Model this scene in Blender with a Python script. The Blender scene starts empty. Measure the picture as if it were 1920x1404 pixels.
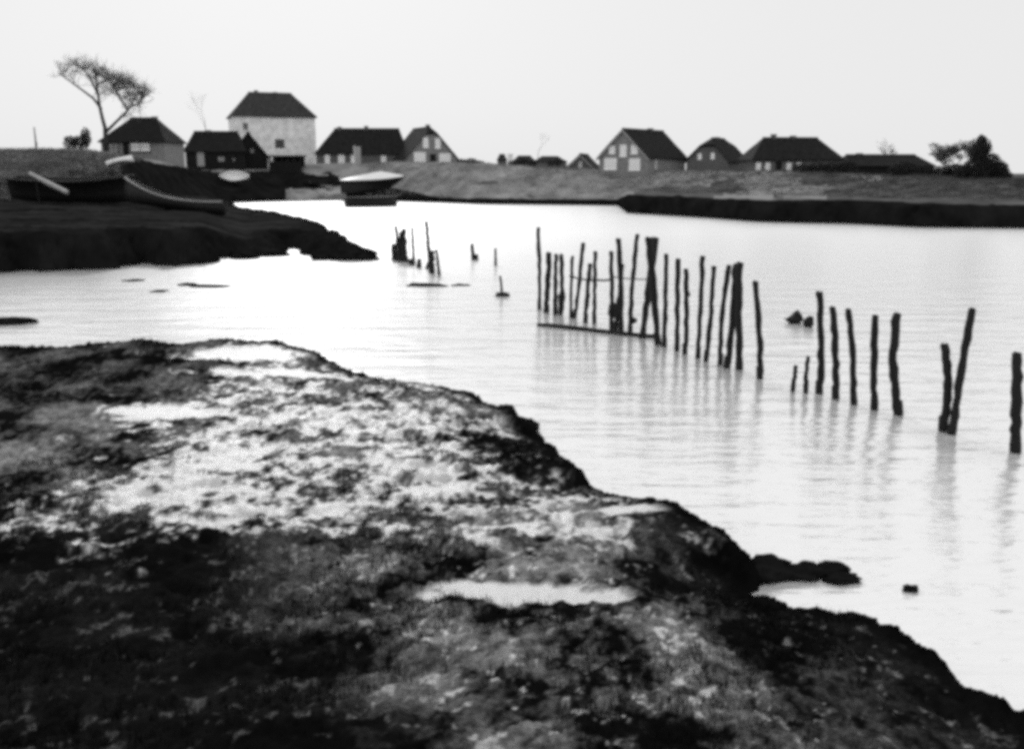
import bpy, math, random
import numpy as np
from mathutils import Vector, Matrix

sc = bpy.context.scene
COL = sc.collection
R = math.radians

# ------------------------------------------------------------------ camera
F_PX, CX, CY, HOR = 1800.0, 960.0, 702.0, 325.0      # photo pixels
EYE = 4.5                                            # metres above the water
TH = math.atan((CY - HOR) / F_PX)
cam = bpy.data.cameras.new('camera')
cam.sensor_width = 36.0
cam.sensor_fit = 'HORIZONTAL'
cam.lens = F_PX / 1920 * 36.0
cam.clip_start = 0.1
cam.clip_end = 9000
cam_ob = bpy.data.objects.new('camera', cam)
COL.objects.link(cam_ob)
cam_ob.location = (0, 0, EYE)
cam_ob.rotation_euler = (math.pi / 2 - TH, 0, 0)
sc.camera = cam_ob

# ------------------------------------------------------------------ sky, sun, exposure
SUN_AZ, SUN_EL = R(-13), R(27)                       # hazy sun ahead, a little left
world = bpy.data.worlds.new('World')
sc.world = world
world.use_nodes = True
wn, wl = world.node_tree.nodes, world.node_tree.links
wn.clear()
sky = wn.new('ShaderNodeTexSky')
sky.sky_type = 'NISHITA'
sky.sun_disc = False
sky.sun_elevation = SUN_EL
sky.sun_rotation = SUN_AZ
sky.air_density = 1.0
sky.dust_density = 4.0
bw = wn.new('ShaderNodeRGBToBW')                     # black and white film
mul = wn.new('ShaderNodeMath'); mul.operation = 'MULTIPLY_ADD'
mul.inputs[1].default_value = 0.035                   # thin overcast: an even veil over the sky
mul.inputs[2].default_value = 8.0
bgd = wn.new('ShaderNodeBackground')
bgd.inputs['Strength'].default_value = 0.10
wo = wn.new('ShaderNodeOutputWorld')
wl.new(sky.outputs[0], bw.inputs[0])
wl.new(bw.outputs[0], mul.inputs[0])
wl.new(mul.outputs[0], bgd.inputs['Color'])
wl.new(bgd.outputs[0], wo.inputs[0])

sl = bpy.data.lights.new('sun', 'SUN')
sl.energy = 1.5
sl.angle = R(11)
sl.color = (1, 1, 1)
so = bpy.data.objects.new('sun', sl)
COL.objects.link(so)
sd = Vector((math.sin(SUN_AZ) * math.cos(SUN_EL), math.cos(SUN_AZ) * math.cos(SUN_EL), math.sin(SUN_EL)))
so.rotation_euler = (-sd).to_track_quat('-Z', 'Y').to_euler()
so.location = (0, 0, 60)

vs = sc.view_settings
vs.view_transform = 'Standard'
vs.look = 'None'
vs.exposure = 0.0
vs.gamma = 1.0
vs.use_curve_mapping = False
sc.cycles.pixel_filter_type = 'BLACKMAN_HARRIS'
sc.cycles.filter_width = 4.2                         # the soft old lens
sc.cycles.use_denoising = False                    # keep the grain
sc.cycles.sample_clamp_direct = 1.6
sc.cycles.sample_clamp_indirect = 1.6
sc.cycles.max_bounces = 6
sc.cycles.caustics_reflective = False
sc.cycles.caustics_refractive = False

# ------------------------------------------------------------------ pixel helpers
def ray(u, v):
    a, b = (u - CX) / F_PX, (CY - v) / F_PX
    return Vector((a, math.cos(TH) + b * math.sin(TH), -math.sin(TH) + b * math.cos(TH)))

def G(u, v, z=0.0):
    """point at height z seen at photo pixel u, v"""
    d = ray(u, v)
    t = (EYE - z) / -d.z
    return Vector((d.x * t, d.y * t, z))

def AT(u, v, y):
    """point at depth y seen at photo pixel u, v"""
    d = ray(u, v)
    t = y / d.y
    return Vector((d.x * t, y, EYE + d.z * t))

def PX(y):
    """metres per photo pixel near the horizon at depth y"""
    return (AT(961, 325, y) - AT(960, 325, y)).x

# ------------------------------------------------------------------ noise (numpy)
def _hash(ix, iy, seed):
    h = (ix.astype(np.int64) * 374761393 + iy.astype(np.int64) * 668265263 + seed * 1274126177) & 0xffffffff
    h = ((h ^ (h >> 13)) * 1274126177) & 0xffffffff
    return ((h ^ (h >> 16)) & 0xffffff) / float(0xffffff)

def vnoise(x, y, seed=0):
    ix, iy = np.floor(x), np.floor(y)
    fx, fy = x - ix, y - iy
    fx = fx * fx * fx * (fx * (fx * 6 - 15) + 10)
    fy = fy * fy * fy * (fy * (fy * 6 - 15) + 10)
    a, b = _hash(ix, iy, seed), _hash(ix + 1, iy, seed)
    c, d = _hash(ix, iy + 1, seed), _hash(ix + 1, iy + 1, seed)
    return (a + (b - a) * fx) * (1 - fy) + (c + (d - c) * fx) * fy

def fbm(x, y, seed=0, octs=4, gain=0.5):
    s, amp, tot = 0, 1.0, 0.0
    for o in range(octs):
        c, s_ = math.cos(0.6 * o), math.sin(0.6 * o)
        xr, yr = x * c - y * s_, x * s_ + y * c
        s = s + amp * (vnoise(xr * 2 ** o + 17.3 * o, yr * 2 ** o - 9.1 * o, seed + o) * 2 - 1)
        tot += amp
        amp *= gain
    return s / tot

def sstep(a, b, x):
    t = np.clip((x - a) / (b - a), 0, 1)
    return t * t * (3 - 2 * t)

# ------------------------------------------------------------------ materials (grey, as on the film)
def mat(name, base, rough=0.7, var=0.3, scale=3.0, bump=0.0, bscale=None, spec=0.5, metal=0.0, stretch=(1, 1, 1)):
    m = bpy.data.materials.new(name)
    m.use_nodes = True
    nt = m.node_tree
    p = nt.nodes['Principled BSDF']
    p.inputs['Roughness'].default_value = rough
    p.inputs['Specular IOR Level'].default_value = spec
    p.inputs['Metallic'].default_value = metal
    tc = nt.nodes.new('ShaderNodeTexCoord')
    mp = nt.nodes.new('ShaderNodeMapping')
    mp.inputs['Scale'].default_value = stretch
    nt.links.new(tc.outputs['Object'], mp.inputs[0])
    n = nt.nodes.new('ShaderNodeTexNoise')
    n.inputs['Scale'].default_value = scale
    n.inputs['Detail'].default_value = 6
    n.inputs['Roughness'].default_value = 0.65
    nt.links.new(mp.outputs[0], n.inputs['Vector'])
    mr = nt.nodes.new('ShaderNodeMapRange')
    mr.inputs[1].default_value, mr.inputs[2].default_value = 0.3, 0.7
    mr.inputs[3].default_value = base * (1 - var)
    mr.inputs[4].default_value = base * (1 + var)
    nt.links.new(n.outputs[0], mr.inputs[0])
    nt.links.new(mr.outputs[0], p.inputs['Base Color'])
    if bump:
        n2 = nt.nodes.new('ShaderNodeTexNoise')
        n2.inputs['Scale'].default_value = bscale or scale * 4
        n2.inputs['Detail'].default_value = 5
        nt.links.new(mp.outputs[0], n2.inputs['Vector'])
        b = nt.nodes.new('ShaderNodeBump')
        b.inputs['Strength'].default_value = 1.0
        b.inputs['Distance'].default_value = bump
        nt.links.new(n2.outputs[0], b.inputs['Height'])
        nt.links.new(b.outputs[0], p.inputs['Normal'])
    return m

def mat_mud():
    m = bpy.data.materials.new('wet_mud')
    m.use_nodes = True
    nt = m.node_tree
    N, L = nt.nodes, nt.links
    p = N['Principled BSDF']
    at = N.new('ShaderNodeAttribute'); at.attribute_name = 'wet_glare'
    tc = N.new('ShaderNodeTexCoord')
    n1 = N.new('ShaderNodeTexNoise'); n1.inputs['Scale'].default_value = 1.6; n1.inputs['Detail'].default_value = 7
    n1.inputs['Roughness'].default_value = 0.7
    L.new(tc.outputs['Object'], n1.inputs['Vector'])
    col = N.new('ShaderNodeMapRange')
    col.inputs[1].default_value, col.inputs[2].default_value = 0.3, 0.7
    col.inputs[3].default_value, col.inputs[4].default_value = 0.003, 0.010
    L.new(n1.outputs[0], col.inputs[0])
    # pale base stands in for the glare on moist, silty ground
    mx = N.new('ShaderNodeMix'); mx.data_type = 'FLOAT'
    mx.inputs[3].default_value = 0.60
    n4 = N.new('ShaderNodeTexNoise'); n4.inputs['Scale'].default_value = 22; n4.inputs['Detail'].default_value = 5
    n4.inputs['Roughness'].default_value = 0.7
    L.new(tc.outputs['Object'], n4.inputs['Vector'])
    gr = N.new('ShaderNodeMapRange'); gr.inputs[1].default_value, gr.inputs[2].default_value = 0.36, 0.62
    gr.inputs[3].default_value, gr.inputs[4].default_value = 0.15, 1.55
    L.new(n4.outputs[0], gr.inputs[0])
    g2 = N.new('ShaderNodeMix'); g2.data_type = 'FLOAT'      # grain fades out where the painted glare is strongest
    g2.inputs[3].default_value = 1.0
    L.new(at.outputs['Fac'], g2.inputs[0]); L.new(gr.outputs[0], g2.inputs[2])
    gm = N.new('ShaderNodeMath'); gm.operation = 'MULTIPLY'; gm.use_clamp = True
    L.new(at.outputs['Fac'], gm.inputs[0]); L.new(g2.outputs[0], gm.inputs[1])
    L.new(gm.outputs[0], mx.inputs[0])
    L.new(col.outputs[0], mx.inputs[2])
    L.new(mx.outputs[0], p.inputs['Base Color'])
    # roughness: matt turf, slick mud, wet film
    n2 = N.new('ShaderNodeTexNoise'); n2.inputs['Scale'].default_value = 0.9; n2.inputs['Detail'].default_value = 6
    L.new(tc.outputs['Object'], n2.inputs['Vector'])
    rr = N.new('ShaderNodeMapRange')
    rr.inputs[1].default_value, rr.inputs[2].default_value = 0.35, 0.65
    rr.inputs[3].default_value, rr.inputs[4].default_value = 0.75, 1.0
    L.new(n2.outputs[0], rr.inputs[0])
    mr = N.new('ShaderNodeMix'); mr.data_type = 'FLOAT'
    mr.inputs[3].default_value = 0.36
    L.new(at.outputs['Fac'], mr.inputs[0])
    L.new(rr.outputs[0], mr.inputs[2])
    L.new(mr.outputs[0], p.inputs['Roughness'])
    sp = N.new('ShaderNodeMapRange')
    sp.inputs[3].default_value, sp.inputs[4].default_value = 0.0, 0.5
    L.new(at.outputs['Fac'], sp.inputs[0])
    L.new(sp.outputs[0], p.inputs['Specular IOR Level'])
    n3 = N.new('ShaderNodeTexNoise'); n3.inputs['Scale'].default_value = 14; n3.inputs['Detail'].default_value = 8
    n3.inputs['Roughness'].default_value = 0.7
    L.new(tc.outputs['Object'], n3.inputs['Vector'])
    dry = N.new('ShaderNodeMath'); dry.operation = 'MULTIPLY_ADD'
    dry.inputs[1].default_value = -0.03; dry.inputs[2].default_value = 0.055
    L.new(at.outputs['Fac'], dry.inputs[0])
    b = N.new('ShaderNodeBump'); b.inputs['Strength'].default_value = 1.0
    L.new(dry.outputs[0], b.inputs['Distance'])
    L.new(n3.outputs[0], b.inputs['Height'])
    L.new(b.outputs[0], p.inputs['Normal'])
    return m

def mat_water():
    m = bpy.data.materials.new('silty_water')
    m.use_nodes = True
    nt = m.node_tree
    N, L = nt.nodes, nt.links
    p = N['Principled BSDF']
    p.inputs['Base Color'].default_value = (0.93, 0.93, 0.93, 1)
    p.inputs['Metallic'].default_value = 0.42
    p.inputs['Roughness'].default_value = 0.13
    tc = N.new('ShaderNodeTexCoord')
    h = None
    for sc_, st, w in ((0.9, (0.4, 1.5, 1), 1.0), (3.6, (0.45, 1.4, 1), 0.34), (0.12, (0.5, 1.6, 1), 0.6)):
        mp = N.new('ShaderNodeMapping'); mp.inputs['Scale'].default_value = st
        L.new(tc.outputs['Object'], mp.inputs[0])
        n = N.new('ShaderNodeTexNoise'); n.inputs['Scale'].default_value = sc_; n.inputs['Detail'].default_value = 4
        L.new(mp.outputs[0], n.inputs['Vector'])
        ml = N.new('ShaderNodeMath'); ml.operation = 'MULTIPLY'; ml.inputs[1].default_value = w
        L.new(n.outputs[0], ml.inputs[0])
        if h is None:
            h = ml
        else:
            ad = N.new('ShaderNodeMath'); ad.operation = 'ADD'
            L.new(h.outputs[0], ad.inputs[0]); L.new(ml.outputs[0], ad.inputs[1])
            h = ad
    b = N.new('ShaderNodeBump'); b.inputs['Strength'].default_value = 1.0; b.inputs['Distance'].default_value = 0.055
    L.new(h.outputs[0], b.inputs['Height'])
    L.new(b.outputs[0], p.inputs['Normal'])
    # out in the open channel fine wind ripples roughen the surface, too small to see one by one
    sx = N.new('ShaderNodeSeparateXYZ'); L.new(tc.outputs['Object'], sx.inputs[0])
    ro = N.new('ShaderNodeMapRange'); ro.inputs[1].default_value, ro.inputs[2].default_value = 22, 75
    ro.inputs[3].default_value, ro.inputs[4].default_value = 0.13, 0.33
    L.new(sx.outputs[1], ro.inputs[0]); L.new(ro.outputs[0], p.inputs['Roughness'])
    bs = N.new('ShaderNodeMapRange'); bs.inputs[1].default_value, bs.inputs[2].default_value = 22, 75
    bs.inputs[3].default_value, bs.inputs[4].default_value = 0.075, 0.012
    L.new(sx.outputs[1], bs.inputs[0]); L.new(bs.outputs[0], b.inputs['Distance'])
    return m

M = {}
M['mud'] = mat_mud()
M['water'] = mat_water()
M['turf'] = mat('dark_turf', 0.012, 1.0, 0.6, 0.5, 0.15, 2.0, 0.0)
M['grass'] = mat('dike_grass', 0.25, 0.9, 0.55, 0.22, 0.25, 1.3, 0.0, stretch=(1, 1, 1.6))
M['grass2'] = mat('dike_grass_dark', 0.10, 0.9, 0.6, 0.3, 0.25, 1.3, 0.0)
M['wood'] = mat('tarred_wood', 0.009, 0.75, 0.5, 6, 0.01, 30, 0.3, stretch=(1, 1, 0.15))
M['weed'] = mat('weed', 0.014, 0.8, 0.4, 20, 0.01, 60, 0.3)
M['tile'] = mat('roof_tile', 0.018, 0.9, 0.6, 2.2, 0.05, 5, 0.1)
M['tile2'] = mat('grey_roof_tile', 0.045, 0.9, 0.6, 2.2, 0.05, 5, 0.1)
M['thatch'] = mat('dark_roof', 0.010, 0.9, 0.4, 1.0, 0.05, 6, 0.2)
M['brick'] = mat('dark_brick', 0.13, 0.85, 0.35, 2.5, 0.02, 12, 0.2)
M['brick_pale'] = mat('pale_brick', 0.24, 0.85, 0.3, 2.0, 0.02, 12, 0.2)
M['limewash'] = mat('limewash', 0.88, 0.85, 0.28, 0.9, 0.02, 5, 0.3)
M['paint'] = mat('white_paint', 0.93, 0.5, 0.06, 4, 0, None, 0.5)
M['curtain'] = mat('curtained_pane', 0.92, 0.15, 0.08, 3, 0, None, 0.6)
M['darkpane'] = mat('dark_pane', 0.03, 0.12, 0.3, 3, 0, None, 0.6)
M['greypaint'] = mat('weathered_paint', 0.36, 0.7, 0.3, 5, 0.01, 20, 0.3)
M['board'] = mat('dark_board', 0.012, 0.85, 0.5, 4, 0.01, 15, 0.2, stretch=(1, 1, 0.2))
M['hull'] = mat('tarred_hull', 0.012, 0.6, 0.4, 3, 0.01, 10, 0.3)
M['heath'] = mat('rough_dark_grass', 0.045, 1.0, 0.5, 0.3, 0.2, 1.5, 0.0)
M['saltgrass'] = mat('salt_grass', 0.024, 1.0, 0.7, 0.35, 0.15, 2.0, 0.0, stretch=(.5, 1.4, 1))
M['palemud'] = mat('pale_mud', 0.22, 0.6, 0.8, 0.5, 0.1, 2.0, 0.3)
M['bark'] = mat('bark', 0.045, 0.9, 0.4, 4, 0.02, 20, 0.2)
M['stubble'] = mat('turf_stubble', 0.008, 0.9, 0.5, 3, 0, None, 0.0)
M['twig'] = mat('twig', 0.10, 0.9, 0.4, 4, 0, None, 0.2)
M['leaf'] = mat('evergreen', 0.035, 0.8, 0.5, 2, 0, None, 0.2)

# ------------------------------------------------------------------ object helpers
def props(o, label=None, cat=None, group=None, kind=None):
    if label: o['label'] = label
    if cat: o['category'] = cat
    if group: o['group'] = group
    if kind: o['kind'] = kind
    return o

def link(name, me, m, parent=None, smooth=False):
    if m is not None and not me.materials:
        me.materials.append(m)
    if smooth:
        me.polygons.foreach_set('use_smooth', [True] * len(me.polygons))
    o = bpy.data.objects.new(name, me)
    COL.objects.link(o)
    if parent is not None:
        o.parent = parent
    return o

def empty(name, loc, rz=0.0, label=None, cat=None, group=None, rot=None):
    o = bpy.data.objects.new(name, None)
    COL.objects.link(o)
    o.location = loc
    o.rotation_euler = rot if rot else (0, 0, rz)
    o.empty_display_size = 0.3
    return props(o, label, cat, group)

class MB:
    def __init__(s):
        s.v, s.f = [], []
    def add(s, vs_, fs):
        k = len(s.v)
        s.v += [tuple(p) for p in vs_]
        s.f += [tuple(i + k for i in f) for f in fs]
        return s
    def box(s, x0, x1, y0, y1, z0, z1):
        return s.add([(x0, y0, z0), (x1, y0, z0), (x1, y1, z0), (x0, y1, z0),
                      (x0, y0, z1), (x1, y0, z1), (x1, y1, z1), (x0, y1, z1)],
                     [(0, 3, 2, 1), (4, 5, 6, 7), (0, 1, 5, 4), (1, 2, 6, 5), (2, 3, 7, 6), (3, 0, 4, 7)])
    def tube(s, pts, rad, n=8, cap=True):
        pts = [Vector(p) for p in pts]
        if not hasattr(rad, '__len__'): rad = [rad] * len(pts)
        rings = []
        k = len(s.v)
        ref = None
        for i, p in enumerate(pts):
            t = (pts[min(i + 1, len(pts) - 1)] - pts[max(i - 1, 0)])
            t = t.normalized() if t.length > 1e-9 else Vector((0, 0, 1))
            if ref is None or abs(ref.dot(t)) > 0.95:
                ref = Vector((1, 0, 0)) if abs(t.x) < 0.8 else Vector((0, 1, 0))
            a = (ref - t * ref.dot(t)).normalized()
            b = t.cross(a)
            ref = a
            for j in range(n):
                an = 2 * math.pi * j / n
                s.v.append(tuple(p + (a * math.cos(an) + b * math.sin(an)) * rad[i]))
        for i in range(len(pts) - 1):
            for j in range(n):
                a0, a1 = k + i * n + j, k + i * n + (j + 1) % n
                s.f.append((a0, a1, a1 + n, a0 + n))
        if cap:
            s.f.append(tuple(k + j for j in reversed(range(n))))
            s.f.append(tuple(k + (len(pts) - 1) * n + j for j in range(n)))
        return s
    def prism(s, poly, a, b, axis='y'):
        """poly of (x, z) pushed along y from a to b"""
        n = len(poly)
        vs_ = [(x, a, z) for x, z in poly] + [(x, b, z) for x, z in poly]
        fs = [tuple(range(n)), tuple(reversed(range(n, 2 * n)))]
        for i in range(n):
            j = (i + 1) % n
            fs.append((i, i + n, j + n, j))
        return s.add(vs_, fs)
    def build(s, name, m, parent=None, smooth=False):
        me = bpy.data.meshes.new(name)
        me.from_pydata(s.v, [], s.f)
        me.update()
        return link(name, me, m, parent, smooth)

def grid_mesh(name, X, Y, Z, m, wet_glare=None, parent=None):
    nr, nc = X.shape
    me = bpy.data.meshes.new(name)
    co = np.stack([X, Y, Z], -1).reshape(-1, 3).astype(np.float32)
    idx = np.arange(nr * nc).reshape(nr, nc)
    q = np.stack([idx[:-1, :-1], idx[:-1, 1:], idx[1:, 1:], idx[1:, :-1]], -1).reshape(-1, 4)
    me.vertices.add(len(co)); me.vertices.foreach_set('co', co.ravel())
    me.loops.add(q.size); me.loops.foreach_set('vertex_index', q.ravel().astype(np.int32))
    me.polygons.add(len(q))
    me.polygons.foreach_set('loop_start', np.arange(0, q.size, 4, dtype=np.int32))
    me.polygons.foreach_set('loop_total', np.full(len(q), 4, dtype=np.int32))
    me.polygons.foreach_set('use_smooth', np.ones(len(q), dtype=bool))
    me.update(calc_edges=True)
    if wet_glare is not None:
        a = me.attributes.new('wet_glare', 'FLOAT', 'POINT')
        a.data.foreach_set('value', wet_glare.ravel().astype(np.float32))
    return link(name, me, m, parent)

def shore(points):
    """points (u, v, z): world polyline and its heights"""
    P = np.array([list(G(u, v, z)) for u, v, z in points])
    return P

def sdf(X, Y, P):
    """signed distance to the closed polygon P (inside positive) and the polygon height nearest"""
    x, y = X.ravel(), Y.ravel()
    best = np.full(x.shape, 1e18); hz = np.zeros_like(best); wsum = np.zeros_like(best)
    inside = np.zeros(x.shape, bool)
    n = len(P)
    for i in range(n):
        a, b = P[i], P[(i + 1) % n]
        ex, ey = b[0] - a[0], b[1] - a[1]
        t = np.clip(((x - a[0]) * ex + (y - a[1]) * ey) / (ex * ex + ey * ey + 1e-12), 0, 1)
        dx, dy = x - a[0] - t * ex, y - a[1] - t * ey
        d2 = dx * dx + dy * dy
        k = d2 < best
        best = np.where(k, d2, best)
        wq = 1.0 / (d2 + 0.012) ** 2
        hz += wq * (a[2] + (b[2] - a[2]) * t); wsum += wq
        c = ((a[1] > y) != (b[1] > y))
        xi = ex * (y - a[1]) / (ey if abs(ey) > 1e-12 else 1e-12) + a[0]
        inside ^= c & (x < xi)
    d = np.sqrt(best) * np.where(inside, 1, -1)
    hz = hz / wsum
    return d.reshape(X.shape), hz.reshape(X.shape)

# ================================================================== THE SETTING
# ------------------------------------------------------------------ water
w = MB().add([(-700, -60, 0), (700, -60, 0), (700, 400, 0), (-700, 400, 0)], [(0, 1, 2, 3)]).build('water', M['water'])
props(w, kind='structure')
bed = MB().add([(-700, -60, -2.5), (700, -60, -2.5), (700, 400, -2.5), (-700, 400, -2.5)], [(0, 1, 2, 3)]).build('creek_bed', M['turf'])
props(bed, kind='structure')

# ------------------------------------------------------------------ near mud bank
NEAR = [(-900, 640, .5), (-300, 650, .5), (0, 645, .5), (130, 649, .45), (200, 642, .5), (270, 635, .5), (330, 644, .45),
        (420, 634, .5), (520, 639, .5), (590, 658, .4), (660, 694, .12), (700, 705, .06), (770, 714, .08),
        (830, 722, .3), (890, 738, .38), (930, 764, .32), (965, 768, .32), (1003, 802, .22), (985, 812, .12),
        (1040, 838, .3), (1075, 868, .36), (1106, 908, .3), (1098, 924, .12), (1180, 926, .3), (1250, 931, .45),
        (1295, 953, .5), (1330, 985, .5), (1380, 1008, .42), (1415, 1046, .3), (1440, 1075, .12), (1398, 1102, .08), (1470, 1128, .2),
        (1560, 1142, .35), (1640, 1152, .45), (1700, 1182, .5), (1760, 1222, .55), (1830, 1285, .55), (1920, 1352, .6), (2050, 1440, .7)]
P = shore(NEAR)
P = np.vstack([P, [[5.2, 4.2, .9], [6.5, -1, 1.2], [8, -14, 1.5], [-60, -14, 1.5], [-60, 24, .8]]])
th = np.radians(np.linspace(-62, 62, 760))
rr = np.exp(np.linspace(math.log(1.2), math.log(36), 620))
TT, RR = np.meshgrid(th, rr)
X, Y = RR * np.sin(TT), RR * np.cos(TT)
wx = X + 0.16 * fbm(X * 1.7, Y * 1.7, 3) + 0.05 * fbm(X * 7, Y * 7, 5); wy = Y + 0.16 * fbm(X * 1.7, Y * 1.7, 8) + 0.05 * fbm(X * 7, Y * 7, 9)
d, hz = sdf(wx, wy, P)
# the ground climbs towards the photographer's feet
rel = np.interp(RR - 0.10 * np.maximum(-X, 0), [0, 1.5, 4, 6, 8, 11, 15, 22, 40], [2.9, 2.45, 1.52, 1.05, .72, .50, .42, .38, .36])
rel = rel + 0.05 * np.clip(-X - 2, 0, 20) * sstep(14, 6, RR)
big = fbm(X * .33, Y * .5, 21, 3)
med = fbm(X * 1.1, Y * 1.1, 31, 4)
sml = fbm(X * 4.2, Y * 4.2, 41, 4, 0.6)
fin = fbm(X * 15, Y * 15, 51, 3, 0.6)
top = np.maximum(rel, 0.12)
inner = sstep(0, 2.2, d)
zi = hz + (top - hz) * inner
amp = sstep(0.0, 0.8, d)
zi = zi + amp * (0.05 * big + 0.050 * med) + (0.035 + 0.060 * amp) * sml * np.interp(RR, [2, 6, 10], [.45, .65, 1]) + 0.036 * fin * np.interp(RR, [2, 6, 10], [.6, .8, 1])
# drainage rills
ril = np.abs(fbm(X * .45 + 3, Y * .7, 61, 3))
zi = zi - 0.10 * sstep(0.10, 0.0, ril) * sstep(7, 12, RR) * sstep(0.2, 1.0, d)
zo = hz + d * 1.7 + 0.10 * med + 0.05 * sml + 0.016 * fin
Z = np.where(d > 0, zi, zo)
# hollows hold water
smooth_lvl = np.where(d > 0, hz + (top - hz) * inner, hz) + 0.06 * fbm(X * .22, Y * .3, 71, 2)
cover = np.interp(RR, [0, 4, 6, 8, 9.5, 12, 17, 21, 25, 36], [-.085, -.080, -.075, -.060, -.030, -.004, -.004, -.015, -.045, -.07])
cover = cover + 0.035 * fbm(X * .5, Y * .25, 77, 3) - 0.035 * sstep(-4.0, -8.0, X + 0.15 * (Y - 8))
pud = smooth_lvl + cover
# glare painted into the mud colour: pale broken flecks, thickest in mid-bank
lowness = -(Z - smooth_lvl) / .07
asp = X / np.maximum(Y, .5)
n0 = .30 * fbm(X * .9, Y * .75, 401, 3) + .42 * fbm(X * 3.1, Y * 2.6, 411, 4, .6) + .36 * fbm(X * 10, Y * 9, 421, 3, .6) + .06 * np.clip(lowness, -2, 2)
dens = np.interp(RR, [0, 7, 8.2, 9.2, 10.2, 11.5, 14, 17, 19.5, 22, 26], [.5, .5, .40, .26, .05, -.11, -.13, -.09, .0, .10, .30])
left_fade = sstep(.02, -.30, asp + .15 * big)  # thins the painted glare towards the left
dens = dens + .20 * left_fade * sstep(12, 9, RR) + .22 * sstep(-.16, -.5, asp + .12 * big) * sstep(14.5, 17.5, RR)
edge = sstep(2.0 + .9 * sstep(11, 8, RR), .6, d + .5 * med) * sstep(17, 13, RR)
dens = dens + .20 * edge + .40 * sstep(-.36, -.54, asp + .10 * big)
wet_glare = sstep(dens - .10, dens + .20, n0)
# sheen of damp mud painted in as grey, with small pale glare flecks
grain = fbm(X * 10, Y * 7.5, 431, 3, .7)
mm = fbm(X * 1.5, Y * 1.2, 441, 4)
A_s = .34 * (1 - .97 * left_fade * sstep(14, 11, RR)) * (1 - .93 * edge) * np.interp(RR, [0, 3, 5, 8, 16, 22], [.35, .45, .75, 1.0, .8, .4])
silt_sheen = np.clip(A_s * (.42 + 1.5 * mm + 1.0 * grain), 0, .5)
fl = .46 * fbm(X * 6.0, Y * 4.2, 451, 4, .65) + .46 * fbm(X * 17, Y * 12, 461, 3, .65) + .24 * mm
fleck = sstep(.19, .42, fl) * (1 - .85 * left_fade) * np.interp(RR, [0, 3, 6], [.6, .7, 1]) * (1 - .7 * edge) * .95
wet_glare = np.maximum(np.maximum(wet_glare, silt_sheen), fleck)
# standing pools
pool = np.zeros_like(X)
for (u, v, z_, a1, b1) in ((985, 1120, .66, 1.05, .20), (880, 1102, .66, .40, .09), (1100, 1140, .62, .5, .09), (600, 703, .3, 2.6, .40), (720, 710, .2, 1.2, .30), (460, 663, .42, 1.6, .5), (300, 768, .45, 1.1, .35), (1190, 955, .45, .5, .12)):
    c_ = G(u, v, z_)
    q = ((X - c_.x) / a1) ** 2 + ((Y - c_.y) / (b1 * 1.6)) ** 2 + .9 * fbm(X * 2.6, Y * 2.6, 471, 4, .6) + .5 * fbm(X * 9, Y * 9, 475, 3, .6)
    pool = np.maximum(pool, sstep(1.25, .55, q)) 
Z = Z + (smooth_lvl - .02 - Z) * pool * .8
wet_glare = np.maximum(wet_glare, pool) * sstep(.10, .45, d)
gr, gt = np.gradient(smooth_lvl)
steep = np.hypot(gr / np.gradient(RR, axis=0), gt / (RR * (th[1] - th[0])))
wet_glare = wet_glare * sstep(.75, .45, steep)
Z = np.where((d > 0.15) & (pud > Z), Z + (pud - Z) * sstep(0.15, 0.5, d) * 0.5, Z)
Z = np.maximum(Z, -1.2)
NX, NY, NZ, ND, NW, NR = X, Y, Z, d, wet_glare, RR
near = grid_mesh('mud_bank', X, Y, Z, M['mud'], wet_glare)
props(near, kind='structure')

# ------------------------------------------------------------------ mud spit on the other side of the gut
SPIT = [(-500, 512, 0), (-200, 512, 0), (0, 510, 0), (110, 508, 0), (200, 506, 0), (260, 494, 0), (330, 498, 0), (400, 493, 0), (432, 480, 0),
        (480, 482, 0), (525, 474, 0), (535, 464, 0), (570, 472, 0), (605, 486, 0), (640, 484, 0), (665, 487, 0), (700, 487, 0),
        (690, 470, .1), (660, 456, .4), (640, 437, .5), (605, 422, .5), (560, 412, .5), (500, 401, .4), (450, 394, .3), (432, 384, .2)]
P2 = shore(SPIT)
P2 = np.vstack([P2, [[-42, 150, .5], [-120, 150, 1.5], [-130, 60, 1.5]]])
th = np.radians(np.linspace(-40, -4, 420))
rr = np.exp(np.linspace(math.log(38), math.log(135), 300))
TT, RR = np.meshgrid(th, rr)
X, Y = RR * np.sin(TT), RR * np.cos(TT)
wx = X + 0.6 * fbm(X * .35, Y * .35, 103) + .9 * fbm(X * 1.1, Y * 1.1, 104, 5, .6); wy = Y + 0.6 * fbm(X * .35, Y * .35, 108) + .9 * fbm(X * 1.1, Y * 1.1, 105, 5, .6)
d, hz = sdf(wx, wy, P2)
U = CX + F_PX * math.cos(TH) * np.tan(TT)
tp = np.interp(U, [-400, 300, 400, 440, 475, 520, 600, 650, 700], [1.75, 1.7, 1.55, 1.1, .8, 1.0, .9, .75, .25])
Z = np.where(d > 0, tp * np.clip(d / 1.1, 0, 1) ** .7 + 0.10 * fbm(X * .5, Y * .5, 110, 4) * sstep(0, 2, d)
             + 0.09 * fbm(X * 2, Y * 2, 111, 3) + 0.012 * np.clip(d - 3, 0, 60), d * .8)
spit = grid_mesh('mud_spit', X, Y, np.maximum(Z, -1.5), M['turf'])
props(spit, kind='structure')
spit.data.materials.append(M['saltgrass'])
mi = ((d > 2.2 + 1.2 * fbm(X * .4, Y * .4, 120, 3)) & (fbm(X * .15, Y * .5, 121, 4) > -.22)).astype(np.int32)[:-1, :-1]
spit.data.polygons.foreach_set('material_index', mi.ravel())

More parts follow.
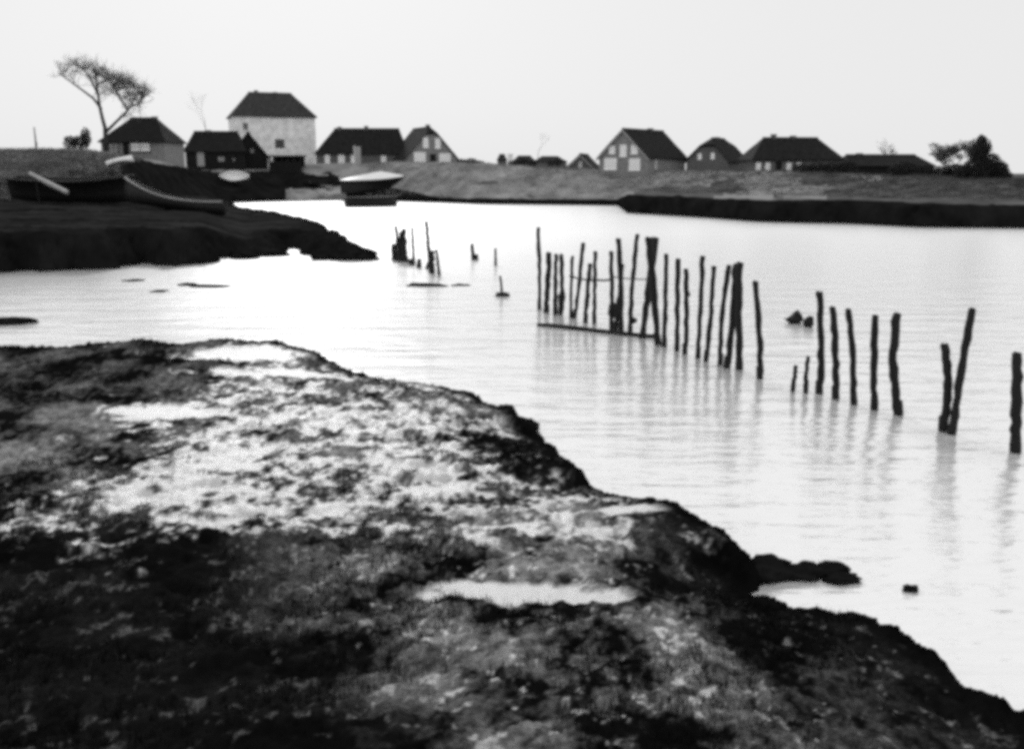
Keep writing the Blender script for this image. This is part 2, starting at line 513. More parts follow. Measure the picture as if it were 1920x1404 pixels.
# ------------------------------------------------------------------ dike and the land behind it
us = np.linspace(-900, 2800, 620)
def col(pts):
    a = np.array(pts, float)
    return np.interp(us, a[:, 0], a[:, 1])
foot = col([(-900, 80), (0, 92), (250, 100), (330, 122), (430, 150), (540, 160), (640, 165), (740, 160), (900, 145), (1000, 142), (1150, 138),
            (1168, 112), (1400, 92), (1560, 89), (1700, 82), (1915, 80), (2800, 60)])
scz = col([(-900, 1.6), (250, 1.6), (330, 1.2), (450, .9), (740, .9), (1000, .8), (1150, 1.0), (1168, 1.9), (1400, 1.8), (2800, 1.7)])
crz = col([(-900, 7.0), (0, 7.05), (200, 7.3), (330, 6.2), (400, 5.0), (520, 5.3), (600, 6.2), (740, 6.5), (900, 6.1), (1000, 5.5), (1100, 5.1),
           (1250, 4.9), (1400, 4.7), (1600, 4.3), (1900, 3.72), (2800, 3.5)])
toe = foot + .9 + col([(-900, 0), (1150, 0), (1168, 26), (1300, 27), (1500, 21), (1900, 15), (2800, 10)])
run = col([(-900, 20), (200, 20), (400, 16), (600, 13), (900, 15), (1150, 16), (1400, 18), (1900, 19), (2800, 20)])
ang = np.arctan((us - CX) / (F_PX * 1.0))
prof = [(-3.0, 'w', -2.0), (-.4, 'w', -.3), (0, 'w', 0), (.25, 's', .6), (.5, 's', .95), (.9, 's', 1.0)]
rows_r, rows_z = [], []
for dr, k, zz in prof:
    rows_r.append(foot + dr); rows_z.append(zz * scz * (1 + .22 * fbm(us * .035, us * 0 + dr, 221, 4)) if k == 's' else np.full_like(us, zz))
for t in (.35, .7, 1.0):
    rows_r.append(foot + .9 + (toe - foot - .9) * t + .05 * t); rows_z.append(scz + .1 * t)
for t in np.linspace(0.03, 1, 34):
    tt = t * t * (3 - 2 * t) * .5 + t * .5
    rows_r.append(toe + .05 + run * t); rows_z.append(scz + .1 + (crz - scz - .1) * tt)
for dr, zz in ((1.5, 1.0), (4, .99), (10, .98), (30, .97), (60, .93), (110, .7), (250, .55), (900, .5), (6000, .5)):
    rows_r.append(toe + .05 + run + dr); rows_z.append(crz * zz)
RR = np.array(rows_r); ZZ = np.array(rows_z)
# distances above were read along the view axis
Yd = RR; Xd = Yd * np.tan(ang)[None, :] / math.cos(TH) * 1.0
nz = fbm(Xd * .12, Yd * .12, 201, 4) * .22 + fbm(Xd * .7, Yd * .7, 205, 3) * .10
msk = np.ones((len(RR), 1)); msk[:3] = 0.15; msk[-4:] = 0
Yd = Yd + (fbm(Xd * .08, Yd * .02, 209, 4) * 1.6)[0][None, :] * np.where(np.arange(len(RR))[:, None] < 6, 1, .3)
dike = grid_mesh('dike', Xd, Yd, ZZ + nz * msk, M['grass'])
props(dike, kind='structure')
dike.data.materials.append(M['turf'])
dike.data.materials.append(M['heath'])
dike.data.materials.append(M['grass2'])
ri = np.arange(len(RR) - 1)[:, None]; uc = us[:-1][None, :]
mi = np.where(ri < 6, 1, 0)
lim = np.interp(us[:-1], [-900, 0, 200, 260, 300, 545, 600, 660], [22, 22, 24, 30, 40, 38, 30, 24])[None, :]
lim = lim + 5 * fbm(uc * .03, ri * .2, 215, 3)
lim = np.where(uc > 660, np.interp(uc, [660, 780, 830], [24, 12, 5]), lim)
dark_p = np.interp(uc, [1080, 1250, 1500, 1900], [-.6, -.12, .15, .8])
dark_n = fbm(uc * .012, ri * .09, 231, 4)
mi = np.where((mi == 0) & (dark_n < dark_p), 3, mi)
mi = np.where((uc < 830) & (ri < lim), 1, np.where((uc < 300), 2, mi))
dike.data.materials.append(M['palemud'])
mi = np.where((uc > 548) & (uc < 655) & (ri < 17 + 5 * fbm(uc * .05, ri * .3, 241, 3)), 4, mi)
dike.data.polygons.foreach_set('material_index', mi.astype(np.int32).ravel())
DK_U, DK_FOOT, DK_CRZ, DK_RUN, DK_SCZ = us, toe - .9, crz, run, scz
def gz(u, y):
    f_, r_, c_, s_ = (np.interp(u, DK_U, q) for q in (DK_FOOT, DK_RUN, DK_CRZ, DK_SCZ))
    t = np.clip((y - f_ - .9) / r_, 0, 1)
    return float(s_ + (c_ - s_) * (t * t * (3 - 2 * t) * .5 + t * .5))

# ================================================================== HOUSES
def house(name, label, loc, rz, wd, L, eave, ridge, wall_m, roof_m, hip=(0, 0), hipfrac=1.0, front=(), side=(), chim=(), door=None,
          trim=False, over=.35, cat='house', base=-3.0, group=None, sidedoor=None):
    """gable front faces local -Y, ridge along +Y; hip = (front, back) metres of hipped roof"""
    h = empty(name, loc, rz, label, cat, group)
    hw = wd / 2
    mb = MB()
    if hip[0] == 0 and hip[1] == 0:
        mb.prism([(-hw, base), (hw, base), (hw, eave), (0, ridge), (-hw, eave)], 0, L)
    else:
        # hipped: walls to the eaves, half-hips leave part of the gable standing
        e2 = eave + (ridge - eave) * (1 - hipfrac)
        hx = hw * hipfrac if hipfrac < 1 else hw
        poly = [(-hw, base), (hw, base), (hw, eave)]
        if hipfrac < 1: poly += [(hx, e2), (-hx, e2)]
        poly += [(-hw, eave)]
        mb.prism(poly, 0, L)
    mb.build('wall', wall_m, h)
    sl_ = (ridge - eave) / hw
    ov = over
    zo = eave - ov * sl_
    t = .16
    r = MB()
    if hip[0] == 0 and hip[1] == 0:
        for s in (-1, 1):
            x1 = s * (hw + ov)
            vs_ = [(x1, -ov, zo + .04), (x1, L + ov, zo + .04), (0, L + ov, ridge + .04), (0, -ov, ridge + .04)]
            vs2 = [(x, y, z + t) for x, y, z in vs_]
            r.add(vs_ + vs2, [(0, 1, 2, 3), (7, 6, 5, 4), (0, 4, 5, 1), (1, 5, 6, 2), (2, 6, 7, 3), (3, 7, 4, 0)])
    else:
        e2 = eave + (ridge - eave) * (1 - hipfrac)
        hx = hw * hipfrac + (ov if hipfrac == 1 else 0)
        zl = e2 if hipfrac < 1 else zo
        y0, y1 = -ov, L + ov
        A = [(-hw - ov, y0, zo), (hw + ov, y0, zo), (hw + ov, y1, zo), (-hw - ov, y1, zo)]
        B = [(-hx, y0, zl), (hx, y0, zl), (hx, y1, zl), (-hx, y1, zl)]
        C_ = [(0, max(hip[0], y0), ridge), (0, L - hip[1] if hip[1] else y1, ridge)]
        vv = []
        for q in (.04, .04 + t):
            vv += [(x, y, z + q) for x, y, z in A + B + C_]
        o = 10
        fs = []
        if hipfrac < 1:
            for k in (0, o):
                fs += [(k + 1, k + 2, k + 6, k + 9, k + 8, k + 5), (k + 3, k + 0, k + 4, k + 8, k + 9, k + 7), (k + 4, k + 5, k + 8), (k + 6, k + 7, k + 9)]
            edge = [(0, 4), (4, 5), (5, 1), (1, 2), (2, 6), (6, 7), (7, 3), (3, 0)]
        else:
            for k in (0, o):
                fs += [(k + 1, k + 2, k + 9, k + 8), (k + 3, k + 0, k + 8, k + 9), (k + 0, k + 1, k + 8), (k + 2, k + 3, k + 9)]
            edge = [(0, 1), (1, 2), (2, 3), (3, 0)]
        fs += [(a, b, b + o, a + o) for a, b in edge]
        r.add(vv, fs)
    import bmesh
    ro = r.build('roof', roof_m, h)
    bm = bmesh.new(); bm.from_mesh(ro.data)
    bmesh.ops.triangulate(bm, faces=bm.faces[:])
    for _ in range(2): bmesh.ops.subdivide_edges(bm, edges=[e for e in bm.edges if e.calc_length() > .8], cuts=1, use_grid_fill=True)
    cx_ = np.array([v.co[:] for v in bm.verts])
    nn = fbm(cx_[:, 0] * .55 + loc[0], cx_[:, 1] * .55 + loc[1], 501, 3)
    for v, k in zip(bm.verts, nn): v.co.z += .09 * k + .06
    bm.to_mesh(ro.data); bm.free()
    # ridge capping
    MB().box(-.14, .14, hip[0] - .1 if hip[0] else -ov, L - hip[1] + .1 if hip[1] else L + ov, ridge + .12, ridge + .30).build('ridge_cap', roof_m, ro)
    for cy, ch in chim:
        MB().box(-.28, .28, cy - .32, cy + .32, ridge - .8, ridge + ch).box(-.36, .36, cy - .40, cy + .40, ridge + ch, ridge + ch + .14).build('chimney', M['brick'], ro)
    if trim:
        for s in (-1, 1):
            x1 = s * (hw + ov * .9)
            vs_ = [(x1, -ov - .05, eave - ov * .9 * sl_ - .22), (0, -ov - .05, ridge - .22), (0, -ov - .05, ridge + .06), (x1, -ov - .05, eave - ov * .9 * sl_ + .06)]
            vs2 = [(x, y + .06, z) for x, y, z in vs_]
            MB().add(vs_ + vs2, [(0, 1, 2, 3), (7, 6, 5, 4), (0, 4, 5, 1), (1, 5, 6, 2), (2, 6, 7, 3), (3, 7, 4, 0)]).build('bargeboard', M['greypaint'], h)
    def window(cx, cz, ww, hh, face, pane=None, wmat=None):
        pane = pane or M['curtain']; wmat = wmat or M['paint']
        def bx(mb_, a0, a1, z0, z1, p0, p1):      # p: proud of the wall
            if face == 'f': mb_.box(a0, a1, -p1, -p0, z0, z1)
            elif face == 'r': mb_.box(hw + p0, hw + p1, a0, a1, z0, z1)
            else: mb_.box(-hw - p1, -hw - p0, a0, a1, z0, z1)
        f = MB(); b = .09
        bx(f, cx - ww / 2, cx + ww / 2, cz - hh / 2, cz - hh / 2 + b, .003, .07)
        bx(f, cx - ww / 2, cx + ww / 2, cz + hh / 2 - b, cz + hh / 2, .003, .07)
        bx(f, cx - ww / 2, cx - ww / 2 + b, cz - hh / 2 + b, cz + hh / 2 - b, .003, .07)
        bx(f, cx + ww / 2 - b, cx + ww / 2, cz - hh / 2 + b, cz + hh / 2 - b, .003, .07)
        bx(f, cx - .03, cx + .03, cz - hh / 2 + b, cz + hh / 2 - b, .003, .065)
        bx(f, cx - ww / 2 + b, cx - .03, cz - .03, cz + .03, .003, .06)
        bx(f, cx + .03, cx + ww / 2 - b, cz - .03, cz + .03, .003, .06)
        wo_ = f.build('window', wmat, h)
        for sx in (-1, 1):
            g = MB()
            lo, hi = (cx - ww / 2 + b, cx - .03) if sx < 0 else (cx + .03, cx + ww / 2 - b)
            bx(g, lo, hi, cz - hh / 2 + b, cz - .03, .004, .03)
            bx(g, lo, hi, cz + .03, cz + hh / 2 - b, .004, .03)
            g.build('pane', pane, wo_)
        si = MB(); bx(si, cx - ww / 2 - .06, cx + ww / 2 + .06, cz - hh / 2 - .09, cz - hh / 2, .003, .13)
        si.build('sill', wmat, wo_)
    for q in front: window(*q[:4], 'f', *q[4:])
    for q in side: window(*q[1:5], q[0], *q[5:])
    if door:
        dx, dw, dh = door[:3]
        MB().box(dx - dw / 2, dx + dw / 2, -.06, -.003, door[3], door[3] + dh).build('door', door[4], h)
    if sidedoor:
        dy, dw, z0, dh, dm = sidedoor
        MB().box(hw + .003, hw + .06, dy - dw / 2, dy + dw / 2, z0, z0 + dh).build('door', dm, h)
    return h

def zat(v, y, u=960):
    return AT(u, v, y).z

# big brick gable house on the dike
y = 150; s = PX(y)
b = AT(1168, 318, y); b0 = b.z
a = R(40)
house('gabled_house', 'tall brick house with three upper windows in its steep gable above the dike', b, -a, 8.9, 11.0,
      zat(296, y) - b0, zat(244, y) - b0, M['brick_pale'], M['tile'], chim=((7.5, .35),), trim=True,
      front=((-2.05, 2.95, 1.1, 1.15), (0.0, 2.8, 1.2, 1.75), (2.0, 2.95, 1.2, 1.3), (-2.3, .85, 2.3, 1.75), (2.1, .75, 2.0, 1.75)),
      side=(('r', 2.2, .75, .7, 1.5, M['curtain'], M['greypaint']),))
# house beside it
y = 150; b = AT(1325, 319, y); b0 = b.z
house('half_hipped_house', 'low dark house with two small pale gable windows between two larger houses', b, R(-34), 6.8, 8.0,
      zat(303, y) - b0, zat(261, y) - b0, M['brick'], M['tile'], hip=(1.6, 1.6), hipfrac=.35, chim=((3.5, .25),),
      front=((-1.2, 2.05, .6, .85), (.9, 2.1, .6, .85)))
# long house with four windows
y = 140; b = AT(1398, 321, y); b0 = b.z; s = PX(y)
house('long_house', 'long low house with dark hipped roof, two chimneys and four white windows', AT(1398, 321, y + 3.4), R(-90 + 4), 6.8, 13.0,
      zat(299, y) - b0, zat(261, y + 3) - b0, M['brick'], M['tile'], hip=(2.4, 2.6), hipfrac=1.0, chim=((3.9, .55), (6.8, .35)),
      side=(('r', .75, .55, .72, 1.25), ('r', 2.1, .55, .72, 1.25), ('r', 5.2, .55, .72, 1.25), ('r', 6.7, .55, .72, 1.25)),
      sidedoor=(3.7, .85, -.6, 1.9, M['board']))
# low barn running to the right
y = 140; b = AT(1575, 328, y)
house('low_barn', 'long low dark barn joined on behind the hedge beside the dike', AT(1572, 328, y + 3), R(-90 + 3), 6.0, 12.5,
      zat(312, y) - b.z, zat(293, y + 3) - b.z, M['board'], M['thatch'], hip=(1.0, 1.4), chim=((2.9, .3),), cat='barn')
# little gable with pale bargeboards
y = 162; b = AT(1088, 317, y)
house('small_cottage', 'small cottage with pale bargeboards showing only its gable above the dike', b, R(-14), 4.6, 7,
      zat(316, y) - b.z, zat(291, y) - b.z, M['brick'], M['tile'], trim=True, front=((-.0, .75, .5, .8, M['darkpane']),), cat='cottage')
# whitewashed warehouse
y = 186; b = AT(445, 318, y); s = PX(y)
house('warehouse', 'tall whitewashed warehouse with grey hipped roof above the sheds', AT(443, 312, y) - Vector((math.sin(R(21)), -math.cos(R(21)), 0)) * 5.5, R(-90 + 21), 11, 15.2,
      zat(216, y) - zat(312, y), zat(174, y + 5) - zat(312, y + 5), M['limewash'], M['tile2'], hip=(3.6, 3.6), hipfrac=1.0, over=.4,
      chim=((5.0, .45), (8.6, .25)), cat='warehouse',
      side=(('r', 8.3, 4.3, 1.7, 1.5, M['darkpane'], M['board']), ('r', 2.1, 7.4, .9, 1.2, M['darkpane'], M['greypaint'])))
# cottage row
y = 182; b = AT(598, 306, y)
house('cottage_row', 'long dark-roofed cottage row beside the whitewashed warehouse', AT(600, 306, y + 3.5), R(-90 + 1), 7, 16.2,
      zat(287, y) - b.z, zat(244, y + 3.5) - b.z, M['brick'], M['tile'], hip=(3.0, 1.2), hipfrac=1.0, chim=((3.9, .4), (8.9, .55)), cat='cottage',
      side=(('r', 2.0, .8, .95, 1.7), ('r', 4.6, .65, 1.2, 1.7), ('r', 6.9, .9, 1.1, 1.6), ('r', 12.4, .75, .95, 1.1)))
# gabled house at the end of the row
y = 178; b = AT(810, 306, y)
house('half_hipped_gable_house', 'brick house with two tall upper windows and two wide white lower windows in its gable', b, R(24), 10.6, 10,
      zat(303, y) - b.z, zat(240, y) - b.z, M['brick_pale'], M['tile'], hip=(1.0, 0), hipfrac=.2, chim=((2.0, .5),),
      front=((-1.15, 3.6, 1.0, 1.8), (1.15, 3.5, 1.0, 1.8), (-2.3, .9, 2.2, 2.0), (2.5, .75, 2.2, 2.0)), door=(.2, 1.1, 2.0, -.4, M['board']))
# left sheds and houses
y = 150; b = AT(205, 290, y)
house('boat_house', 'dark hipped shed with pale patched wall under the windswept tree', AT(212, 290, y + 3.5), R(-90 - 5), 7, 10.0,
      zat(266, y) - b.z, zat(225, y + 3.5) - b.z, M['brick_pale'], M['thatch'], hip=(3.4, 2.6), hipfrac=1.0, cat='shed', chim=((7.2, .25),),
      side=(('r', 2.0, .9, 1.6, 1.5, M['greypaint'], M['board']), ('r', 6.2, 1.0, 3.2, 1.4, M['paint'], M['board'])), sidedoor=(3.9, .9, -.3, 2.1, M['board']))
y = 168; b = AT(350, 318, y)
house('net_shed', 'low black boarded shed with one pale door and two small windows', AT(356, 320, y + 3), R(-90 + 8), 6.4, 9.6,
      zat(281, y) - b.z, zat(247, y + 3) - b.z, M['board'], M['thatch'], hip=(1.2, 1.2), hipfrac=1.0, cat='shed', chim=((3.6, .3),),
      side=(('r', 5.9, 1.9, 1.2, .95, M['greypaint'], M['board']), ('r', 8.0, 1.8, .6, .7, M['greypaint'], M['board'])),
      sidedoor=(2.5, 1.15, .7, 2.4, M['greypaint']))
y = 173; b = AT(468, 318, y)
house('lean_gable_shed', 'black boarded gable shed standing against the whitewashed warehouse', AT(468, 318, y), R(12), 6.0, 7,
      zat(293, y) - b.z, zat(250, y) - b.z, M['board'], M['thatch'], cat='shed', front=((.6, 3.2, .7, .9, M['greypaint'], M['board']),))
# open slatted shelter
y = 172; p0, p1 = AT(505, 325, y), AT(566, 325, y)
wd = p1.x - p0.x; zt = zat(294, y); z0 = gz(535, y)
t_ = empty('open_shelter', (p0.x, y, z0), 0, 'flat-roofed open timber shelter in front of the whitewashed warehouse', 'shelter')
MB().box(-.2, wd + .2, -.3, 3.2, zt - z0, zt - z0 + .22).build('roof', M['board'], t_)
MB().box(0, wd, 2.9, 3.0, -1.5, zt - z0 - .004).build('back_wall', M['board'], t_)
MB().box(.05, wd - .05, -.06, 0, -1.5, 1.6).build('parapet', M['board'], t_)
for k in range(6):
    x = (wd - .3) * k / 5
    MB().box(x, x + .3, .02, .22, -1.5, zt - z0 - .004).build('post', M['board'], t_)
for x in (1.45, 2.45, 3.55):
    MB().box(x, x + .28, 2.8, 2.88, 1.7, zt - z0 - .5).build('batten', M['greypaint'], t_)

# distant farm roofs and a white chimney on the horizon
y = 235
for (u0, u1, v0, v1, hp, lab) in ((933, 950, 291, 306, .5, 'small far barn roof on the horizon beside the white chimney'),
                              (962, 1004, 294, 308, 1.2, 'low far barn roof just beside the white chimney, dark and short'),
                              (1000, 1062, 295, 309, 2.0, 'long low far barn roof between white chimney and small cottage')):
    p = AT(u0, v1 + 6, y)
    house('far_barn', lab, AT(u0, v1 + 6, y + 3), R(-90), 6, (u1 - u0) * PX(y), zat(v1 - 4, y) - p.z, zat(v0, y) - p.z, M['brick'], M['tile'],
          hip=(hp, hp), hipfrac=1.0, cat='barn', over=.2)
p = AT(957, 316, 232); s = PX(232)
t_ = empty('white_chimney', p, 0, 'square white chimney stack rising between the far barn roofs', 'chimney')
hh = zat(291, 232) - p.z
MB().box(-.62, .62, -.6, .6, -3, hh).build('shaft', M['paint'], t_)
MB().box(-.75, .75, -.73, .73, hh + .003, hh + .25).build('cap', M['paint'], t_)

# ================================================================== BOATS
def boat(name, label, loc, rot, L, beam, depth, hull_m, rail_m, sheer=.35, transom=.7, thwarts=2, group=None, deck=None, inner=None):
    b_ = empty(name, loc, 0, label, 'boat', group, rot)
    ns, nk = 15, 7
    mb = MB()
    def sec(t):
        wb = beam / 2 * (math.sin(math.pi * min(1, (t * .5 + .5 * (1 - transom) * 0 + (0.0)))) if False else (transom + (1 - transom) * math.sin(math.pi * min(t / .5, 1) / 2)) if t < .5 else math.cos(math.pi * (t - .5)) ** .6 + 1e-3)
        zs = depth + sheer * ((t - .42) / .58) ** 2 * (1 if t > .42 else .55)
        return wb, zs
    for off in (0, .06):
        for i in range(ns):
            t = i / (ns - 1)
            wb, zs = sec(min(t, .995))
            wb = max(wb - off, .005)
            x = (t - .5) * L + (off if i == 0 else (-off if i == ns - 1 else 0))
            rk = .12 * depth * (2 * t - 1) ** 4
            for j in range(nk):
                a_ = (j / (nk - 1) * 2 - 1)
                yy = wb * math.copysign(abs(a_) ** .55, a_)
                zz = off + rk + (zs - rk - off) * abs(a_) ** 2.2
                mb.v.append((x + (.10 * depth * abs(a_) if t > .9 else 0), yy, zz))
    o = ns * nk
    for i in range(ns - 1):
        for j in range(nk - 1):
            q = (i * nk + j, (i + 1) * nk + j, (i + 1) * nk + j + 1, i * nk + j + 1)
            mb.f.append(q); mb.f.append(tuple(o + k for k in reversed(q)))
    for i in (0, ns - 1):
        mb.f.append(tuple(i * nk + j for j in range(nk))); mb.f.append(tuple(o + i * nk + j for j in range(nk)))
    for i in range(ns - 1):
        for j in (0, nk - 1):
            mb.f.append((i * nk + j, (i + 1) * nk + j, o + (i + 1) * nk + j, o + i * nk + j))
    mb.build('hull', hull_m, b_, True)
    for s_ in (-1, 1):
        pts = []
        for i in range(ns):
            t = i / (ns - 1); wb, zs = sec(min(t, .995))
            pts.append(((t - .5) * L + (.10 * depth if t > .9 else 0), s_ * (wb + .01), zs + .03))
        MB().tube(pts, .075, 6).build('gunwale', rail_m if s_ > 0 or rail_m is not M['greypaint'] else M['hull'], b_)
    for k in range(thwarts):
        t = .3 + .35 * k / max(1, thwarts - 1)
        wb, zs = sec(t); x = (t - .5) * L
        MB().box(x - .14, x + .14, -wb * .93, wb * .93, zs - .22, zs - .17).build('thwart', rail_m if inner is None else inner, b_)
    if deck:
        g = MB(); pts = []
        for i in range(ns):
            t = i / (ns - 1); wb, zs = sec(min(t, .995)); x = (t - .5) * L
            pts.append([(x, -wb, zs + .06), (x, 0, zs + .06 + deck[1] * (min(t / .62, (1 - t) / .38) ** .8)), (x, wb, zs + .06)])
        fl = [p_ for r_ in pts for p_ in r_]
        g.add(fl, [(i * 3 + j, i * 3 + 3 + j, i * 3 + 4 + j, i * 3 + 1 + j) for i in range(ns - 1) for j in (0, 1)])
        ob = g.build('canvas_cover', deck[0], b_)
        md = ob.modifiers.new('thick', 'SOLIDIFY'); md.thickness = .04
    return b_

def zg(x, y):
    return 0
# beached boats on the spit (left)
boat('beached_barge', 'black tarred barge hull lying on the mud spit below the dike', Vector((AT(140, 370, 84).x, 84, 2.0)), (R(5), R(1), R(4)), 10.0, 3.4, 1.9, M['hull'], M['hull'], sheer=.5)
boat('beached_smack', 'long low black boat with raised bow and pale gunwale, beached beside the black barge', Vector((AT(325, 380, 76).x, 76, 1.72)), (R(5), R(-8), R(176)), 8.0, 2.4, .8, M['hull'], M['greypaint'], sheer=1.1, transom=.6, inner=M['hull'])
A_, B_ = AT(55, 325, 79), AT(126, 361, 77)
pl = empty('leaning_plank', (A_.x, A_.y, 2.0), 0, 'long pale plank propped up beside the black barge on the spit', 'plank')
o_ = Vector((A_.x, A_.y, 2.0))
vb_ = B_ - A_
MB().tube([A_ - o_, A_ - o_ + vb_ * .5 + Vector((0, 0, -.03)), B_ - o_], [.13, .19, .17], 6).build('board', M['greypaint'], pl)
MB().tube([A_ - o_ + vb_ * .15 + Vector((0, .25, -2.4)), A_ - o_ + vb_ * .15 + Vector((0, .1, 0))], .07, 6).build('prop', M['wood'], pl)
# upturned pale dinghy on the dike slope
p = AT(222, 294, 113); p.z = gz(222, 113) + .75
boat('pale_dinghy', 'pale upturned dinghy lying tilted on the grass dike in front of the patched shed', p, (R(168), R(-14), R(14)), 3.0, .9, .45, M['paint'], M['greypaint'], thwarts=1, transom=.3)
# small white rowing boat
p = AT(441, 336, 160); p.z = gz(441, 160) + .5
boat('white_rowing_boat', 'small white rowing boat lying on its side in front of the black boarded shed', p, (R(58), R(1), R(2)), 4.7, 1.7, .8, M['paint'], M['paint'], thwarts=1, transom=.12, sheer=.12)
# boat with pale canvas
p = AT(700, 357, 165); p.z = gz(700, 165) - .35
boat('covered_boat', 'black fishing boat under a peaked white canvas cover on the far bank', p, (R(3), R(-2), R(12)), 10.8, 3.6, 2.3, M['hull'], M['hull'], sheer=.35, deck=(M['paint'], 1.25))
p = G(694, 388, 0)
boat('moored_barge', 'short dark barge lying at the water edge below the canvas-covered boat', p + Vector((0, 1.2, -.3)), (0, 0, R(24)), 7.2, 2.6, 1.5, M['hull'], M['greypaint'], sheer=.15, transom=.85)
p = G(498, 373, 0)
boat('dark_skiff', 'dark low skiff moored at the head of the basin below the open shelter', p + Vector((0, 1.2, -.2)), (0, R(3), R(-9)), 8.2, 2.4, 1.9, M['hull'], M['hull'], sheer=.4)
p = AT(592, 366, 168); p.z = gz(592, 168) 
boat('small_punt', 'little punt with pale gunwale drawn up on the far mud between skiff and barge', p, (R(-14), 0, R(5)), 4.0, 1.3, .6, M['hull'], M['greypaint'], sheer=.15, thwarts=1)
# pale upright board by the cottages
p = AT(671, 306, 176)
t_ = empty('upright_board', p, 0, 'tall pale upright board standing in front of the cottage row', 'board')
MB().box(-.55, .55, 0, .12, -.8, zat(275, 176) - p.z).build('panel', M['greypaint'], t_)
MB().box(-.65, -.551, -.02, .14, -.9, zat(273, 176) - p.z).build('stile', M['paint'], t_)

# ================================================================== STAKES IN THE WATER
rnd = random.Random(7)
def stake(ub, vb, ut, vt, wpx, label, bend=0.0, group=None, name='wooden_stake', zb=0.0, taper=.9, bands=0):
    b_ = G(ub, vb, zb)
    t_ = AT(ut, vt, b_.y + rnd.uniform(-.15, .15))
    r = wpx * PX(b_.y) / 2
    o = empty(name, b_, 0, label, 'stake', group)
    tv = t_ - b_
    n = 13
    pts, rad = [], []
    for i in range(n + 1):
        k = i / n
        q = tv * k
        q.x += bend * PX(b_.y) * math.sin(math.pi * k) + r * .22 * rnd.uniform(-1, 1)
        pts.append(q); rad.append(r * (1 - (1 - taper) * k) * rnd.uniform(.86, 1.12))
    pts = [pts[0] - tv.normalized() * .9] + pts
    rad = [rad[0]] + rad
    MB().tube(pts, rad, 10).build('shaft', M['wood'], o, True)
    # ragged sawn top and slime collar at the tide line
    e = pts[-1]
    MB().tube([e - Vector((0, 0, .03)), e + Vector((r * .15, 0, .018))], [rad[-1] * .9, rad[-1] * .72], 7).build('split_top', M['wood'], o)
    k0 = pts[1]
    MB().tube([k0 - tv.normalized() * .06, k0 + tv.normalized() * .05, k0 + tv.normalized() * .28], [r * 1.03, r * 1.16, r * 1.02], 10).build('weed_collar', M['weed'], o, True)
    return o

GR = 'dark wooden stakes of the old groyne standing in the water'
PLAIN = 'plain upright dark stake in the close row behind the floating pole'
ST = [
 (1012, 580, 1009, 427, 7, 'tall thin dark stake at the end of the close row, above the floating pole tip', 1),
 (1024, 586, 1030, 474, 10, 'thick leaning stake second from the tall thin one at the close row end', 0),
 (1041, 590, 1043, 477, 8, 'left stake of the blunt joined pair with a dark weed bundle', -1),
 (1052, 590, 1052, 477, 8, 'right stake of the blunt joined pair, carrying a dark weed bundle', 2),
 (1070, 596, 1073, 481, 6, 'short thin stake of the narrow V pair in the close row', 0),
 (1078, 596, 1093, 456, 7, 'tall outward-leaning thin stake of the narrow V pair', 1),
 (1097, 605, 1106, 495, 8, 'short leaning stake touching a straighter taller one, in the close row', 0),
 (1114, 607, 1116, 472, 7, 'straight thin stake beside the short leaning one with a rail tied on', 0),
 (1146, 618, 1146, 472, 8, 'straight stake with dark weed lump near its foot', 1),
 (1165, 623, 1159, 448, 9, 'tall stake leaning towards the weedy one, a short stub at its back', 2),
 (1154, 622, 1167, 496, 8, 'short stub stake crossing behind the tall one beside the weedy stake', 0),
 (1181, 628, 1195, 440, 8, 'tall pointed slim stake beside the crossed pair', -2),
 (1203, 634, 1230, 446, 11, 'one leg of the tall crossed pair of stakes, leaning away from the spit', 0),
 (1233, 646, 1218, 446, 11, 'other leg of the tall crossed pair of stakes, leaning towards the spit', 0),
 (1245, 650, 1250, 477, 9, 'straight dark stake next after the tall crossed pair', 0),
 (1269, 658, 1271, 486, 9, 'second straight stake after the tall crossed pair', 0),
 (1285, 664, 1286, 505, 9, 'shorter stake with a small knob on its side, third after the crossed pair', 2),
 (1308, 672, 1317, 481, 9, 'taller stake leaning slightly outwards, fourth after the crossed pair', 1),
 (1324, 677, 1338, 500, 9, 'outward-leaning stake just before the thick bundled stakes', 2),
 (1349, 684, 1366, 498, 9, 'slim bowed stake on the spit side of the thick bundle', -3),
 (1364, 690, 1379, 496, 12, 'middle stake of the thick bundle, its foot splayed towards the spit', 3),
 (1387, 693, 1386, 493, 13, 'thick upright stake of the bundle in the middle of the groyne', -1),
 (1426, 710, 1415, 528, 11, 'lone bowed stake after the bundle, leaning back towards it', 3),
 (1487, 733, 1492, 686, 8, 'lower of two short stubs rising before the five-stake group', 0),
 (1510, 737, 1515, 669, 8, 'taller of two short stubs rising before the five-stake group', -1),
 (1537, 738, 1536, 548, 13, 'tallest stake of the five-stake group, beside the two short stubs', 3),
 (1567, 748, 1561, 576, 13, 'second stake of the five-stake group, slightly leaning', 3),
 (1600, 758, 1591, 580, 12, 'third stake of the five-stake group, gently bowed', 3),
 (1639, 768, 1642, 592, 13, 'fourth stake of the five-stake group, standing upright', -2),
 (1684, 778, 1681, 588, 16, 'thick kinked last stake of the five-stake group', -8),
 (1768, 808, 1771, 646, 16, 'short bent stake crossing low beside a long slanting one', 9),
 (1785, 814, 1824, 579, 14, 'long straight slanting stake beside the short bent one', -2),
 (1902, 848, 1907, 662, 18, 'thick lone stake at the near end of the groyne', 2),
]
SO = []
for q in ST:
    SO.append(stake(*q[:4], q[4] * 1.1, q[5], q[6], GR, taper=1.3 if 'tall crossed pair of' in q[5] else 1.0))

